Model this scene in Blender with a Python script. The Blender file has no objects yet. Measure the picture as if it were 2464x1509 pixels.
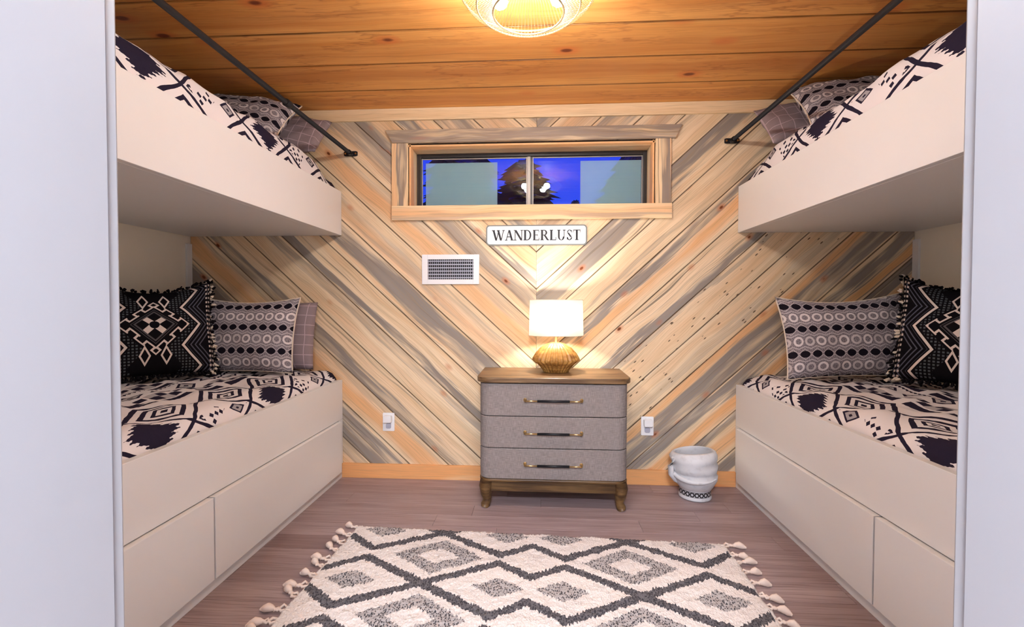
import bpy, bmesh, math, random
from mathutils import Vector, Matrix, Euler
S = bpy.context.scene
C = S.collection
PI = math.pi

# ------------------------------------------------------------------ camera, world, exposure
cam_d = bpy.data.cameras.new('camera'); cam = bpy.data.objects.new('camera', cam_d); C.objects.link(cam)
cam_d.sensor_width = 36.0; cam_d.lens = 1105.19/2464*36.0
cam_d.clip_start = 0.02; cam_d.clip_end = 200
cam.matrix_world = Matrix.Translation((0, -2.9485, 1.1454)) @ Matrix.Rotation(0.0602, 4, 'Z') @ Matrix.Rotation(-0.0211, 4, 'X') @ Matrix.Rotation(-0.002, 4, 'Y') @ Matrix.Rotation(PI/2, 4, 'X')
S.camera = cam
S.view_settings.view_transform = 'Standard'; S.view_settings.look = 'None'
S.view_settings.gamma = 1.0; S.view_settings.use_curve_mapping = False
S.view_settings.exposure = 1.0
W = bpy.data.worlds.new('dusk'); S.world = W; W.use_nodes = True
wn = W.node_tree; wn.nodes.clear()
wo = wn.nodes.new('ShaderNodeOutputWorld'); wb = wn.nodes.new('ShaderNodeBackground')
wr = wn.nodes.new('ShaderNodeValToRGB'); wt = wn.nodes.new('ShaderNodeTexCoord'); wx = wn.nodes.new('ShaderNodeSeparateXYZ')
wn.links.new(wt.outputs['Generated'], wx.inputs[0]); wn.links.new(wx.outputs[2], wr.inputs[0])
wr.color_ramp.elements[0].position = 0.0; wr.color_ramp.elements[0].color = (0.012, 0.055, 0.50, 1)
wr.color_ramp.elements[1].position = 0.55; wr.color_ramp.elements[1].color = (0.004, 0.012, 0.45, 1)
wn.links.new(wr.outputs[0], wb.inputs[0]); wb.inputs[1].default_value = 1.0
wn.links.new(wb.outputs[0], wo.inputs[0])
PEND_L = 212.0      # radiance of the pendant bulbs
LAMP_L = 330.0      # radiance of the table lamp bulb
HALL_W = 84.0       # hallway ceiling light

# ------------------------------------------------------------------ dimensions (metres)
XL, XR = -1.296, 1.228          # faces of the bunks
WL, WR = -2.335, 2.278          # side walls
H = 2.40; YF = -2.40            # ceiling, inner face of the front wall
JL, JR = -0.5245, 0.4700          # doorway
ZL, ZUB, ZUT = 0.643, 1.590, 1.876

# ------------------------------------------------------------------ node helper
class V:
    def __init__(s, nt, k): s.nt = nt; s.k = k
    def _m(s, op, *a, clamp=False):
        n = s.nt.nodes.new('ShaderNodeMath'); n.operation = op; n.use_clamp = clamp
        for i, x in enumerate(a):
            if isinstance(x, V): s.nt.links.new(x.k, n.inputs[i])
            else: n.inputs[i].default_value = float(x)
        return V(s.nt, n.outputs[0])
    def __add__(s, o): return s._m('ADD', s, o)
    __radd__ = __add__
    def __sub__(s, o): return s._m('SUBTRACT', s, o)
    def __rsub__(s, o): return s._m('SUBTRACT', o, s)
    def __mul__(s, o): return s._m('MULTIPLY', s, o)
    __rmul__ = __mul__
    def __truediv__(s, o): return s._m('DIVIDE', s, o)
    def abs(s): return s._m('ABSOLUTE', s)
    def frac(s): return s._m('FRACT', s)
    def floor(s): return s._m('FLOOR', s)
    def min(s, o): return s._m('MINIMUM', s, o)
    def max(s, o): return s._m('MAXIMUM', s, o)
    def lt(s, o): return s._m('LESS_THAN', s, o)
    def gt(s, o): return s._m('GREATER_THAN', s, o)
    def mod(s, o): return s._m('FLOORED_MODULO', s, o)
    def sin(s): return s._m('SINE', s)
    def pow(s, o): return s._m('POWER', s, o)
    def sqrt(s): return s._m('SQRT', s)
    def sat(s): return s._m('ADD', s, 0.0, clamp=True)
    def band(s, a, b): return s.gt(a) * s.lt(b)
    def soft(s, a, b):                     # 0 below a, 1 above b (a may exceed b)
        n = s.nt.nodes.new('ShaderNodeMapRange'); n.interpolation_type = 'SMOOTHSTEP'
        s.nt.links.new(s.k, n.inputs[0]); n.inputs[1].default_value = a; n.inputs[2].default_value = b
        return V(s.nt, n.outputs[0])
class M:
    def __init__(s, name, rough=0.6, spec=0.3, metal=0.0):
        s.m = bpy.data.materials.new(name); s.m.use_nodes = True; s.nt = s.m.node_tree
        s.b = s.nt.nodes['Principled BSDF']
        s.b.inputs['Roughness'].default_value = rough; s.b.inputs['Metallic'].default_value = metal
        s.b.inputs['Specular IOR Level'].default_value = spec
    def coord(s, kind='Object'):
        t = s.nt.nodes.new('ShaderNodeTexCoord'); x = s.nt.nodes.new('ShaderNodeSeparateXYZ')
        s.nt.links.new(t.outputs[kind], x.inputs[0]); return [V(s.nt, x.outputs[i]) for i in range(3)]
    def attr(s, name):
        a = s.nt.nodes.new('ShaderNodeAttribute'); a.attribute_type = 'OBJECT'; a.attribute_name = name; return a
    def attrf(s, name): return V(s.nt, s.attr(name).outputs['Fac'])
    def attrv(s, name):
        x = s.nt.nodes.new('ShaderNodeSeparateXYZ'); s.nt.links.new(s.attr(name).outputs['Vector'], x.inputs[0])
        return [V(s.nt, x.outputs[i]) for i in range(3)]
    def vec(s, x, y, z=0.0):
        c = s.nt.nodes.new('ShaderNodeCombineXYZ')
        for i, q in enumerate((x, y, z)):
            if isinstance(q, V): s.nt.links.new(q.k, c.inputs[i])
            else: c.inputs[i].default_value = q
        return c.outputs[0]
    def noise(s, x, y, z=0.0, scale=1.0, detail=3.0, rough=0.5):
        n = s.nt.nodes.new('ShaderNodeTexNoise'); n.inputs['Scale'].default_value = scale
        n.inputs['Detail'].default_value = detail; n.inputs['Roughness'].default_value = rough
        s.nt.links.new(s.vec(x, y, z), n.inputs['Vector']); return V(s.nt, n.outputs[0])
    def vor(s, x, y, z=0.0, scale=1.0, rnd=1.0):
        n = s.nt.nodes.new('ShaderNodeTexVoronoi'); n.inputs['Scale'].default_value = scale
        n.inputs['Randomness'].default_value = rnd
        s.nt.links.new(s.vec(x, y, z), n.inputs['Vector'])
        x2 = s.nt.nodes.new('ShaderNodeSeparateColor'); s.nt.links.new(n.outputs['Color'], x2.inputs[0])
        return V(s.nt, n.outputs['Distance']), V(s.nt, x2.outputs[0]), V(s.nt, x2.outputs[1])
    def mix(s, f, a, b):
        n = s.nt.nodes.new('ShaderNodeMix'); n.data_type = 'RGBA'
        if isinstance(f, V): s.nt.links.new(f.k, n.inputs[0])
        else: n.inputs[0].default_value = f
        for i, q in ((6, a), (7, b)):
            if isinstance(q, tuple): n.inputs[i].default_value = (*q[:3], 1)
            else: s.nt.links.new(q, n.inputs[i])
        return n.outputs[2]
    def col(s, c):
        if isinstance(c, tuple): s.b.inputs['Base Color'].default_value = (*c[:3], 1)
        else: s.nt.links.new(c, s.b.inputs['Base Color'])
        return s
    def bump(s, h, strength=0.3, dist=0.002):
        n = s.nt.nodes.new('ShaderNodeBump'); n.inputs['Strength'].default_value = strength
        n.inputs['Distance'].default_value = dist
        s.nt.links.new(h.k, n.inputs['Height']); s.nt.links.new(n.outputs[0], s.b.inputs['Normal']); return s
def rgb(r, g, b):
    f = lambda c: c/12.92/255 if c/255 <= .04045 else ((c/255+.055)/1.055)**2.4
    return (f(r), f(g), f(b))

# ------------------------------------------------------------------ materials
def wood(name, light, dark, gray, orange, knot, fleckk=True, knots=(5.0, 8.5, .60), rough=.55, spec=.25, grainy=.35, ks=.095, ew=.005):
    m = M(name, rough, spec); x, y, z = m.coord()
    sd = m.attrf('seed')
    w = m.noise(x*1.6, y*5.0, sd*7.0, 1.0, 2.0)
    yv = y + (w-0.5)*0.09
    broad = m.noise(x*0.9, yv*26.0, sd*3.0, 1.0, 3.0)
    grain = m.noise(x*5.0, yv*230.0, sd, 1.0, 2.0)
    c = m.mix((broad-0.32)*2.2, light, dark)
    if orange:
        oc, ow, oa = m.attrv('orange')
        pat = m.noise(x*1.4, y*9.0, sd*11.0+4.0, 1.0, 3.0)
        f = (1.0 - ((yv-oc).abs()/(ow+0.0001))).sat()
        c = m.mix((f*1.8*(pat*2.2-0.35)).sat()*oa, c, orange)
    s2 = m.noise(x*0.7, yv*44.0, sd*8.0+3.0, 1.0, 3.0)
    c = m.mix(s2.soft(.60, .72)*.42, c, (dark[0]*.5, dark[1]*.40, dark[2]*.32))
    if not gray:
        sw = m.noise(x*1.1, y*7.0, sd*6.0+2.0, 1.0, 5.0, .62)
        c = m.mix(((sw-.5).abs()).soft(.022, .0)*.55*m.noise(x*.8, y*2.0, sd).soft(.42, .6), c, (dark[0]*.5, dark[1]*.36, dark[2]*.3))
    if gray:
        gc, gw, ga = m.attrv('gray')
        pat = m.noise(x*1.1, yv*14.0, sd*5.0+1.0, 1.0, 4.0, .6)
        jag = m.noise(x*2.2, y*46.0, sd*2.0+9.0, 1.0, 3.0)
        yg = yv + (jag-0.5)*0.10
        f = ((1.0 - ((yg-gc).abs()/(gw+0.0001)))*3.0).sat()
        g = (f*(pat*4.4-1.35).sat()*ga).sat()
        c = m.mix(g, c, m.mix(broad, gray, (gray[0]*.6, gray[1]*.6, gray[2]*.62)))
        st = m.noise(x*0.8, yv*60.0, sd*9.0, 1.0, 2.0)
        c = m.mix(st.soft(.60, .72)*ga*0.55, c, (gray[0]*.45, gray[1]*.42, gray[2]*.38))
    c = m.mix(grain.soft(.42, .72)*grainy, c, (dark[0]*.55, dark[1]*.5, dark[2]*.45))
    d, r1, r2 = m.vor(x*knots[0], y*knots[1], sd*13.0)
    on = r1.gt(knots[2])
    c = m.mix(d.soft(ks*2.4, ks*.7)*on*0.5, c, (knot[0]*3.2, knot[1]*3.0, knot[2]*2.4))
    c = m.mix(d.soft(ks, ks*.5)*on, c, knot)
    if fleckk:
        fl = m.attrf('fleck')
        d2, q1, q2 = m.vor(x*24.0, y*75.0, sd*3.0)
        c = m.mix(d2.soft(.34, .2)*q1.gt(.86)*fl, c, (.13, .085, .05))
    eg = m.attrf('edge'); ed = (y.abs()-eg)*-1.0
    en = m.noise(x*2.5, y*3.0, sd*4.0, 1.0, 3.0)
    c = m.mix(ed.soft(ew, ew*.25)*eg.gt(.01)*(en*1.6-.05).sat()*.8, c, (dark[0]*.16, dark[1]*.10, dark[2]*.07))  # shade of the narrow joints painted as dark lines along plank edges
    m.col(c).bump(grain, .25, .001)
    return m.m
M_wall = wood('barn_pine', rgb(240, 219, 187), rgb(217, 188, 148), rgb(160, 150, 141), rgb(230, 176, 124), rgb(112, 58, 26))
M_ceil = wood('ceiling_pine', rgb(230, 166, 92), rgb(208, 134, 60), None, rgb(172, 96, 42), rgb(120, 52, 20), False, (2.9, 5.4, .40), .42, .4, .3, .12, .009)
M_trim = wood('trim_pine', rgb(246, 222, 184), rgb(232, 200, 154), rgb(165, 150, 138), rgb(232, 168, 110), rgb(140, 70, 32), False, (1.6, 9.0, .8))
M_floor = None
def floor_mat():
    m = M('gray_plank_floor', .38, .35); x, y, z = m.coord(); sd = m.attrf('seed'); t = m.attrf('tone')
    w = m.noise(x*1.3, y*4.0, sd*7.0); yv = y + (w-.5)*.05
    b = m.noise(x*1.2, yv*22.0, sd); g = m.noise(x*4.0, yv*170.0, sd)
    c = m.mix((b-.3)*1.9, rgb(168, 148, 148), rgb(138, 116, 118))
    c = m.mix(g.soft(.42, .72)*.5, c, rgb(92, 68, 66))
    c = m.mix(t, c, rgb(98, 72, 70))
    m.col(c).bump(g, .12, .001); return m.m
M_floor = floor_mat()
def paint(name, c, rough=.5, spec=.3, bump=.0):
    m = M(name, rough, spec); x, y, z = m.coord()
    n = m.noise(x, y, z, 3.0, 3.0)
    m.col(m.mix(n*.5, c, (c[0]*.95, c[1]*.94, c[2]*.93)))
    if bump: m.bump(m.noise(x, y, z, 260.0, 2.0), bump, .0006)
    return m.m
M_bunk = paint('bunk_white_paint', (.79, .78, .78), .38, .35)
M_wallp = paint('wall_paint', (.86, .79, .66), .7, .2, .1)
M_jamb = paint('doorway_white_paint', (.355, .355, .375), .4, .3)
M_dark = paint('dark_backing', (.05, .035, .025), .9, .1)
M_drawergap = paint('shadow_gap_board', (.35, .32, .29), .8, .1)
M_plastic = paint('white_plastic', (.86, .86, .88), .3, .5)
M_plasticg = paint('gray_plastic', (.45, .46, .55), .4, .4)
M_black = paint('black_metal', (.010, .010, .013), .45, .3)
M_winf = paint('bronze_window_frame', (.03, .024, .022), .4, .4)
M_alu = paint('tan_aluminium', (.42, .38, .32), .35, .5)
M_hall = paint('hall_paint', (.78, .78, .80), .7, .2)
def metal(name, c, r):
    m = M(name, r, .5, 1.0); x, y, z = m.coord(); n = m.noise(x, y, z, 40.0)
    m.col(m.mix(n, c, (c[0]*.8, c[1]*.8, c[2]*.8))); return m.m
M_gold = metal('pale_gold_wire', (.93, .80, .52), .35)
M_brass = metal('brass', (.75, .55, .26), .3)
def simple_wood(name, a, b, r=.4):
    m = M(name, r, .4); x, y, z = m.coord(); w = m.noise(x*2, y*2, z*2)
    g = m.noise(x*3.0, y*40.0+w*3.0, z*60.0+w*2.0, 1.0, 3.0)
    m.col(m.mix(g.soft(.3, .7), a, b)).bump(g, .15, .001); return m.m
M_dwood = simple_wood('dresser_wood', rgb(134, 104, 70), rgb(88, 62, 38))
M_dwood2 = simple_wood('dresser_dark_wood', rgb(112, 84, 50), rgb(66, 44, 24))
M_lampw = simple_wood('lamp_ribbed_gold', rgb(196, 146, 78), rgb(130, 84, 36), .35)
def linen():
    m = M('gray_linen', .85, .15); x, y, z = m.coord()
    a = m.noise(x*420.0, z*30.0, y*20.0); b = m.noise(x*30.0, z*420.0, y*20.0)
    f = (a+b)*.5
    m.col(m.mix(f.soft(.36, .64), rgb(122, 112, 109), rgb(148, 138, 135))).bump(f, .3, .001); return m.m
M_linen = linen()
def emis(name, c, s):
    m = bpy.data.materials.new(name); m.use_nodes = True; nt = m.node_tree; nt.nodes.clear()
    o = nt.nodes.new('ShaderNodeOutputMaterial'); e = nt.nodes.new('ShaderNodeEmission')
    e.inputs[0].default_value = (*c, 1); e.inputs[1].default_value = s; nt.links.new(e.outputs[0], o.inputs[0]); return m
M_bulb = emis('pendant_bulb_glow', (1.0, .98, .96), PEND_L)
M_lbulb = emis('lamp_bulb_glow', (1.0, .90, .76), LAMP_L)
M_halll = emis('hall_diffuser_glow', (.88, .90, 1.0), 6.0)
def shade():
    m = bpy.data.materials.new('linen_lamp_shade'); m.use_nodes = True; nt = m.node_tree; nt.nodes.clear()
    o = nt.nodes.new('ShaderNodeOutputMaterial'); t = nt.nodes.new('ShaderNodeBsdfTranslucent'); d = nt.nodes.new('ShaderNodeBsdfDiffuse')
    x = nt.nodes.new('ShaderNodeMixShader'); x.inputs[0].default_value = .45
    n = nt.nodes.new('ShaderNodeTexNoise'); n.inputs['Scale'].default_value = 60
    r = nt.nodes.new('ShaderNodeValToRGB'); r.color_ramp.elements[0].color = (.17, .155, .13, 1); r.color_ramp.elements[1].color = (.20, .185, .16, 1)
    nt.links.new(n.outputs[0], r.inputs[0]); nt.links.new(r.outputs[0], t.inputs[0]); nt.links.new(r.outputs[0], d.inputs[0])
    nt.links.new(t.outputs[0], x.inputs[1]); nt.links.new(d.outputs[0], x.inputs[2]); nt.links.new(x.outputs[0], o.inputs[0]); return m
M_shade = shade()
def glass():
    m = bpy.data.materials.new('window_glass'); m.use_nodes = True; nt = m.node_tree; nt.nodes.clear()
    o = nt.nodes.new('ShaderNodeOutputMaterial'); t = nt.nodes.new('ShaderNodeBsdfTransparent'); g = nt.nodes.new('ShaderNodeBsdfGlossy')
    g.inputs['Roughness'].default_value = 0.0; g.inputs[0].default_value = (.92, 1, .97, 1)
    t.inputs[0].default_value = (.93, .96, .97, 1)
    f = nt.nodes.new('ShaderNodeFresnel'); f.inputs[0].default_value = 1.52
    x = nt.nodes.new('ShaderNodeMixShader'); nt.links.new(f.outputs[0], x.inputs[0])
    nt.links.new(t.outputs[0], x.inputs[1]); nt.links.new(g.outputs[0], x.inputs[2]); nt.links.new(x.outputs[0], o.inputs[0]); return m
M_glass = glass()
NAVY = rgb(38, 33, 52); CREAM = rgb(232, 226, 228)
def duvet_mat():
    m = M('aztec_print_cotton', .9, .1); u, v, _ = m.coord('UV')
    wob = m.noise(u*9.0, v*9.0, 0.0, 1.0, 2.0)
    u1 = u + (wob-.5)*.018; v1 = v + (m.noise(u*11.0, v*8.0, 5.0, 1.0, 2.0)-.5)*.014
    U = u1/0.36; Vv = (v1-0.14)/0.13
    fa = ((U.frac()-.5).abs())*2.0; fb = (((U+.5).frac()-.5).abs())*2.0
    aV = Vv.abs()
    dA = fa + aV; dB = fb + (aV-1.0).abs()
    par = (U.floor().mod(2.0)).lt(.5)                       # alternate navy and motif cells
    inband = aV.lt(2.0)
    inA = dA.lt(1.0)
    line = (dA-1.0).abs().lt(.072)*aV.lt(1.12)
    # outer second zigzag line beyond the B diamonds
    zz = (dB-.93).abs().lt(.085)
    Bp = dB.band(.50, .66).max(dB.band(.22, .34)).max(dB.lt(.1))
    tooth = ((v1*62.0).frac()-.5).abs()*.34
    toothu = ((u1*62.0).frac()-.5).abs()*.20
    navy = (dA-tooth-toothu*.5).lt(.50)
    a2 = ((U.frac()-.72).abs())*2.0 + aV
    sq = a2.band(.19, .27).max(a2.lt(.06)); sqg = a2.lt(.19)
    mu = (u1*34.0).frac()-.5; mv = (v1*34.0).frac()-.5
    cellr = m.vor((u1*34.0).floor()+.5, (v1*34.0).floor()+.5, 0.0, 1.0, 1.0)[1]
    dots = (mu.abs()+mv.abs()).lt(.42)*cellr.gt(.42)*(((U.frac()-.30).abs())*2.0+aV*.8).lt(.42)
    tri = ((U.frac()-.5).abs()*2.0 + aV).band(.60, .84)*((U.frac()).lt(.16).max(U.frac().gt(.9)))*((v1*50.0).frac().lt(.55))
    Amot = sq.max(dots).max(tri)
    A = par*navy + (1.0-par)*Amot
    mA = inA*A; mB = (1.0-inA)*Bp*aV.lt(2.0)
    z1 = mA.max(mB).max(line*inband).max(zz*inband*aV.gt(1.0))
    # rows of bars and blocks across the middle of the bed
    r = (v1-0.40)/0.27; rr = r.frac()
    dash = rr.band(.05, .20)*((u1/0.20).frac().lt(.74))
    blk = rr.band(.26, .40)*((u1/0.10).frac().lt(.46))
    blk2 = rr.band(.38, .50)*(((u1+.05)/0.10).frac().lt(.42))
    dd = (((u1/0.16).frac()-.5).abs()*2.0 + ((rr-.72).abs())*5.0)
    dm = dd.band(.55, .8).max(dd.lt(.2))
    teeth = (rr-((u1*40.0).frac()-.5).abs()*.08).band(.93, .98)
    z2 = dash.max(blk).max(blk2).max(dm).max(teeth)
    isrow = v1.gt(.40)
    f = isrow*z2 + (1.0-isrow)*z1
    gray = (1.0-isrow)*inA*(1.0-par)*sqg*.75 + isrow*(dd.lt(.55).max(rr.band(.24, .52)*((u1/0.20).frac().lt(.5))))*.6
    c = m.mix(gray, CREAM, rgb(132, 126, 134))
    c = m.mix(f, c, NAVY)
    wv = m.noise(u*700.0, v*700.0, 0.0, 1.0, 1.0)
    m.col(c).bump(wv + m.noise(u*14.0, v*14.0)*6.0, .35, .002); return m.m
M_duvet = duvet_mat()
def gray_pillow():
    m = M('gray_medallion_print', .9, .1); u, v, _ = m.coord('UV')
    P = .14; q = 1/.058
    r = v/P; rr = r.frac(); cu = (u*q).frac()-.5; cu2 = (u*q+.5).frac()-.5
    e1 = (cu.abs()*1.9).pow(2.0) + (((rr-.25)*5.6).abs()).pow(2.0)
    dia = e1.lt(.55)
    e2 = ((cu2*2.0).pow(2.0) + (((rr-.75)*4.6)).pow(2.0)).sqrt()
    ring = e2.band(.50, .86)
    zc_ = cu2.abs()*2.0
    lat = ((cu.abs()*2.0 + ((rr-.25).abs())*5.4 - 1.15).abs()).lt(.10)
    lat = lat.max((rr-.46-zc_*.09).abs().lt(.022)).max(((rr+.5).frac()-.54+zc_*.09).abs().lt(.022))
    fine = m.noise(u*260.0, v*260.0, 0.0, 1.0, 2.0)
    fine2 = ((u*q*6.0).frac().lt(.5)*((v*130.0).frac().lt(.5)))
    c = m.mix(fine.soft(.35, .65), rgb(92, 86, 95), rgb(172, 164, 170))
    c = m.mix(fine2*.35, c, rgb(70, 66, 76))
    c = m.mix(lat*.8, c, rgb(196, 188, 194))
    c = m.mix(ring*((v/P).floor()*7.3+(u*q+.5).floor()*3.1).sin().soft(-2.6, .2), c, rgb(222, 214, 216))
    c = m.mix(dia, c, rgb(26, 22, 32))
    m.col(c).bump(fine, .4, .001); return m.m
M_pgray = gray_pillow()
def black_pillow():
    m = M('black_kilim_weave', .95, .05); u, v, _ = m.coord('UV')     # metres from the centre
    au = u.abs(); av = v.abs()
    tri = (((v+.115)/.23).frac()-.5).abs()*2.0                        # 0 at v=0, 1 at +-.115
    w = au + (1.0-tri)*(-.085) 
    c = (rgb(20, 18, 22))
    white = w.band(.112, .126); 
    st = ((w-.13)/.022).frac().lt(.32)*w.gt(.135)*w.lt(.215)
    chk = ((u*62.0).frac().lt(.55)*((v*62.0).frac().lt(.55)))*w.band(.035, .102)*(au+av*.85).gt(.16)
    d = au*1.0 + av*.95
    ringg = d.band(.078, .088).max(d.band(.096, .10))
    rad = (u*u+v*v).sqrt()
    star = ((au-av).abs().lt(.020)*rad.band(.022, .066)).max((au*av*2600.0).lt(.0))*d.lt(.078)
    # hooks in the diagonal band
    hk = d.band(.115, .155); s2 = (au-av)*.5
    hh = hk*(((s2*30.0).frac().band(.1, .32)).max(d.band(.115, .125)*((s2*15.0).frac().lt(.6))).max(d.band(.146, .155)*((s2*15.0+.5).frac().lt(.6))))
    td = (au-.045).abs()*2.2+(av-.165).abs(); tr = td.band(.036, .055)
    eye = ((au-.205).abs()+(av-.0).abs()).band(.012, .02)
    edge = (au.gt(.245)*(((v*38.0).frac().lt(.45))*((au*60.0).frac().lt(.6))))
    W_ = white.max(star).max(hh*d.gt(.11)*w.lt(.10)).max(tr)
    cc = m.mix(chk*.8, c, rgb(92, 96, 100))
    cc = m.mix(st*.75, cc, rgb(96, 96, 110))
    cc = m.mix(ringg*.6, cc, rgb(110, 104, 108))
    cc = m.mix((W_.max(edge*.8)).sat(), cc, rgb(222, 206, 198))
    n = m.noise(u*500.0, v*500.0)
    m.col(cc).bump(n, .5, .001); return m.m
M_pblack = black_pillow()
def plaid():
    m = M('gray_plaid_cotton', .9, .1); u, v, _ = m.coord('UV'); n = m.noise(u*300.0, v*300.0)
    l = ((u*16.0).frac().lt(.07)).max((v*16.0).frac().lt(.07))
    c = m.mix(n, rgb(128, 112, 116), rgb(150, 136, 140)); c = m.mix(l*.7, c, rgb(200, 176, 184))
    m.col(c).bump(n, .3, .001); return m.m
M_plaid = plaid()
M_cream = paint('cream_cloth', rgb(226, 212, 196), .9, .1)
M_fringe = paint('black_fringe', rgb(24, 21, 25), .95, .05)
M_tassel = paint('cream_yarn', rgb(228, 208, 196), .95, .05, .4)
def rug_mat():
    m = M('shaggy_rug_pile', .95, .05); x, y, z = m.coord()
    n1 = m.noise(x*120.0, y*22.0, 0.0, 1.0, 2.0); n2 = m.noise(x*20.0, y*20.0, 3.0, 1.0, 2.0)
    yj = y + (n1-.5)*.045 + (n2-.5)*.02; xj = x + (m.noise(x*60.0, y*60.0, 9.0)-.5)*.012
    ax = xj.abs(); yy = ((yj/.405+.5).frac()-.5).abs()*.405
    t = (ax-.44).abs()
    h = (t*.57).min(ax*.65+.078).min(.7*.975-ax*.7)
    zig = (yy-h).abs().lt(.0245)*x.abs().lt(.885)
    fil = ((ax-.13).abs().min((ax-.735).abs())/.108 + yy/.064).lt(1.0)
    yh = (yy-.2025).abs(); rr = (ax-.42).abs()/.205 + yh/.135
    ring = rr.band(.46, 1.0)
    k1, _, _ = m.vor(x*150.0, y*110.0)
    dk = m.mix(k1.soft(.2, .7)*.6, rgb(62, 60, 65), rgb(124, 119, 122))
    dk2 = m.mix(k1.soft(.25, .55)*.8, rgb(66, 64, 69), rgb(190, 182, 180))
    fine = m.noise(x*180.0, y*180.0)
    c = m.mix(fine*.5, rgb(226, 216, 211), rgb(204, 192, 186))
    c = m.mix(zig, c, dk)
    c = m.mix(fil.max(ring), c, dk2)
    m.col(c).bump(fine + k1, .7, .004); return m.m
M_rug = rug_mat()
def ceramic():
    m = M('white_basket_glaze', .5, .35); x, y, z = m.coord()
    an = m.nt.nodes.new('ShaderNodeMath'); an.operation = 'ARCTAN2'
    m.nt.links.new(y.k, an.inputs[0]); m.nt.links.new(x.k, an.inputs[1]); a = V(m.nt, an.outputs[0])
    f = (a*3.4).frac()-.5; zz = (z-.040)/.014
    pat = ((f.abs()*2.0-zz.abs()).abs().lt(.42)).max(zz.abs().band(.86, 1.05))*zz.abs().lt(1.05)
    n = m.noise(x*30.0, y*30.0, z*30.0)
    c = m.mix(n.soft(.5, .8)*.5, rgb(208, 208, 212), rgb(168, 168, 174))
    m.col(m.mix(pat, c, rgb(48, 46, 50))).bump(n, .2, .002); return m.m
M_cer = ceramic()
M_ink = paint('sign_black_ink', (.03, .03, .035), .6, .2)
M_signe = paint('sign_gray_edge', (.22, .23, .22), .5, .3)
M_signw = paint('white_enamel', (.86, .88, .88), .35, .4)
M_leaf = paint('dark_evergreen', (.05, .08, .14), .9, .1)
M_bark = paint('dark_bark', (.02, .015, .012), .9, .1)
M_ground = paint('dusk_ground', (.03, .035, .03), .95, .05)

def reflection_film():  # pale teal film, paints a reflection of the white walls into the window
    m = bpy.data.materials.new('pale_reflection_film'); m.use_nodes = True; nt = m.node_tree; nt.nodes.clear()
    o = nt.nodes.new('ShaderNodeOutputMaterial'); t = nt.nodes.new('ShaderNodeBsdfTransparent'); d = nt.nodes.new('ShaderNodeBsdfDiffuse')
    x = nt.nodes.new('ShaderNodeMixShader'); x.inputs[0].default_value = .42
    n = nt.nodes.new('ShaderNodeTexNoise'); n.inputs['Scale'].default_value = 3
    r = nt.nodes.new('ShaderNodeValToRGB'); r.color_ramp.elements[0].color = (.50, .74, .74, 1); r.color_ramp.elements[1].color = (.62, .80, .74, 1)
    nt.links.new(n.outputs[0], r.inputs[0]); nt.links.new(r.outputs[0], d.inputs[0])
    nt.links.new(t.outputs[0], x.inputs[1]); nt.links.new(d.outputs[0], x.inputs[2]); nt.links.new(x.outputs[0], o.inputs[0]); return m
M_reflection = reflection_film()

# ------------------------------------------------------------------ mesh helpers
def link(o, parent=None):
    C.objects.link(o)
    if parent: o.parent = parent
    return o
def obj(name, bm, mat, parent=None, smooth=False, bevel=0.0):
    me = bpy.data.meshes.new(name); bm.to_mesh(me); bm.free()
    if smooth:
        for p in me.polygons: p.use_smooth = True
    me.materials.append(mat)
    o = bpy.data.objects.new(name, me); link(o, parent)
    if bevel:
        b = o.modifiers.new('bevel', 'BEVEL'); b.width = bevel; b.segments = 2; b.limit_method = 'ANGLE'
    return o
def tag(o, label, cat, group=None, kind=None):
    o['label'] = label
    if cat: o['category'] = cat
    if group: o['group'] = group
    if kind: o['kind'] = kind
    return o
def thing(name, label, cat, loc=(0, 0, 0), rot=(0, 0, 0), group=None):
    o = bpy.data.objects.new(name, None); o.empty_display_size = .1; link(o)
    o.location = loc; o.rotation_euler = rot; return tag(o, label, cat, group)
def struct(name, bm, mat, label=None, bevel=0.0):
    o = obj(name, bm, mat, None, False, bevel); o['kind'] = 'structure'
    if label: o['label'] = label
    o['category'] = name.split('_')[0]
    return o
def box(bm, x0, x1, y0, y1, z0, z1):
    v = [bm.verts.new(p) for p in ((x0, y0, z0), (x1, y0, z0), (x1, y1, z0), (x0, y1, z0), (x0, y0, z1), (x1, y0, z1), (x1, y1, z1), (x0, y1, z1))]
    for f in ((3, 2, 1, 0), (4, 5, 6, 7), (0, 1, 5, 4), (1, 2, 6, 5), (2, 3, 7, 6), (3, 0, 4, 7)): bm.faces.new([v[i] for i in f])
    return bm
def B(*a): return box(bmesh.new(), *a)
def prism(bm, pts, axis, a, b):
    """extrude 2-D polygon pts between a and b along axis ('y': pts are (x,z); 'z': pts are (x,y); 'x': (y,z))"""
    def mk(p, t): return {'y': (p[0], t, p[1]), 'z': (p[0], p[1], t), 'x': (t, p[0], p[1])}[axis]
    A = [bm.verts.new(mk(p, a)) for p in pts]; Bv = [bm.verts.new(mk(p, b)) for p in pts]
    n = len(pts)
    bm.faces.new(A); bm.faces.new(list(reversed(Bv)))
    for i in range(n): bm.faces.new([A[i], Bv[i], Bv[(i+1) % n], A[(i+1) % n]])
    bmesh.ops.recalc_face_normals(bm, faces=bm.faces[:])
    return bm
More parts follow.
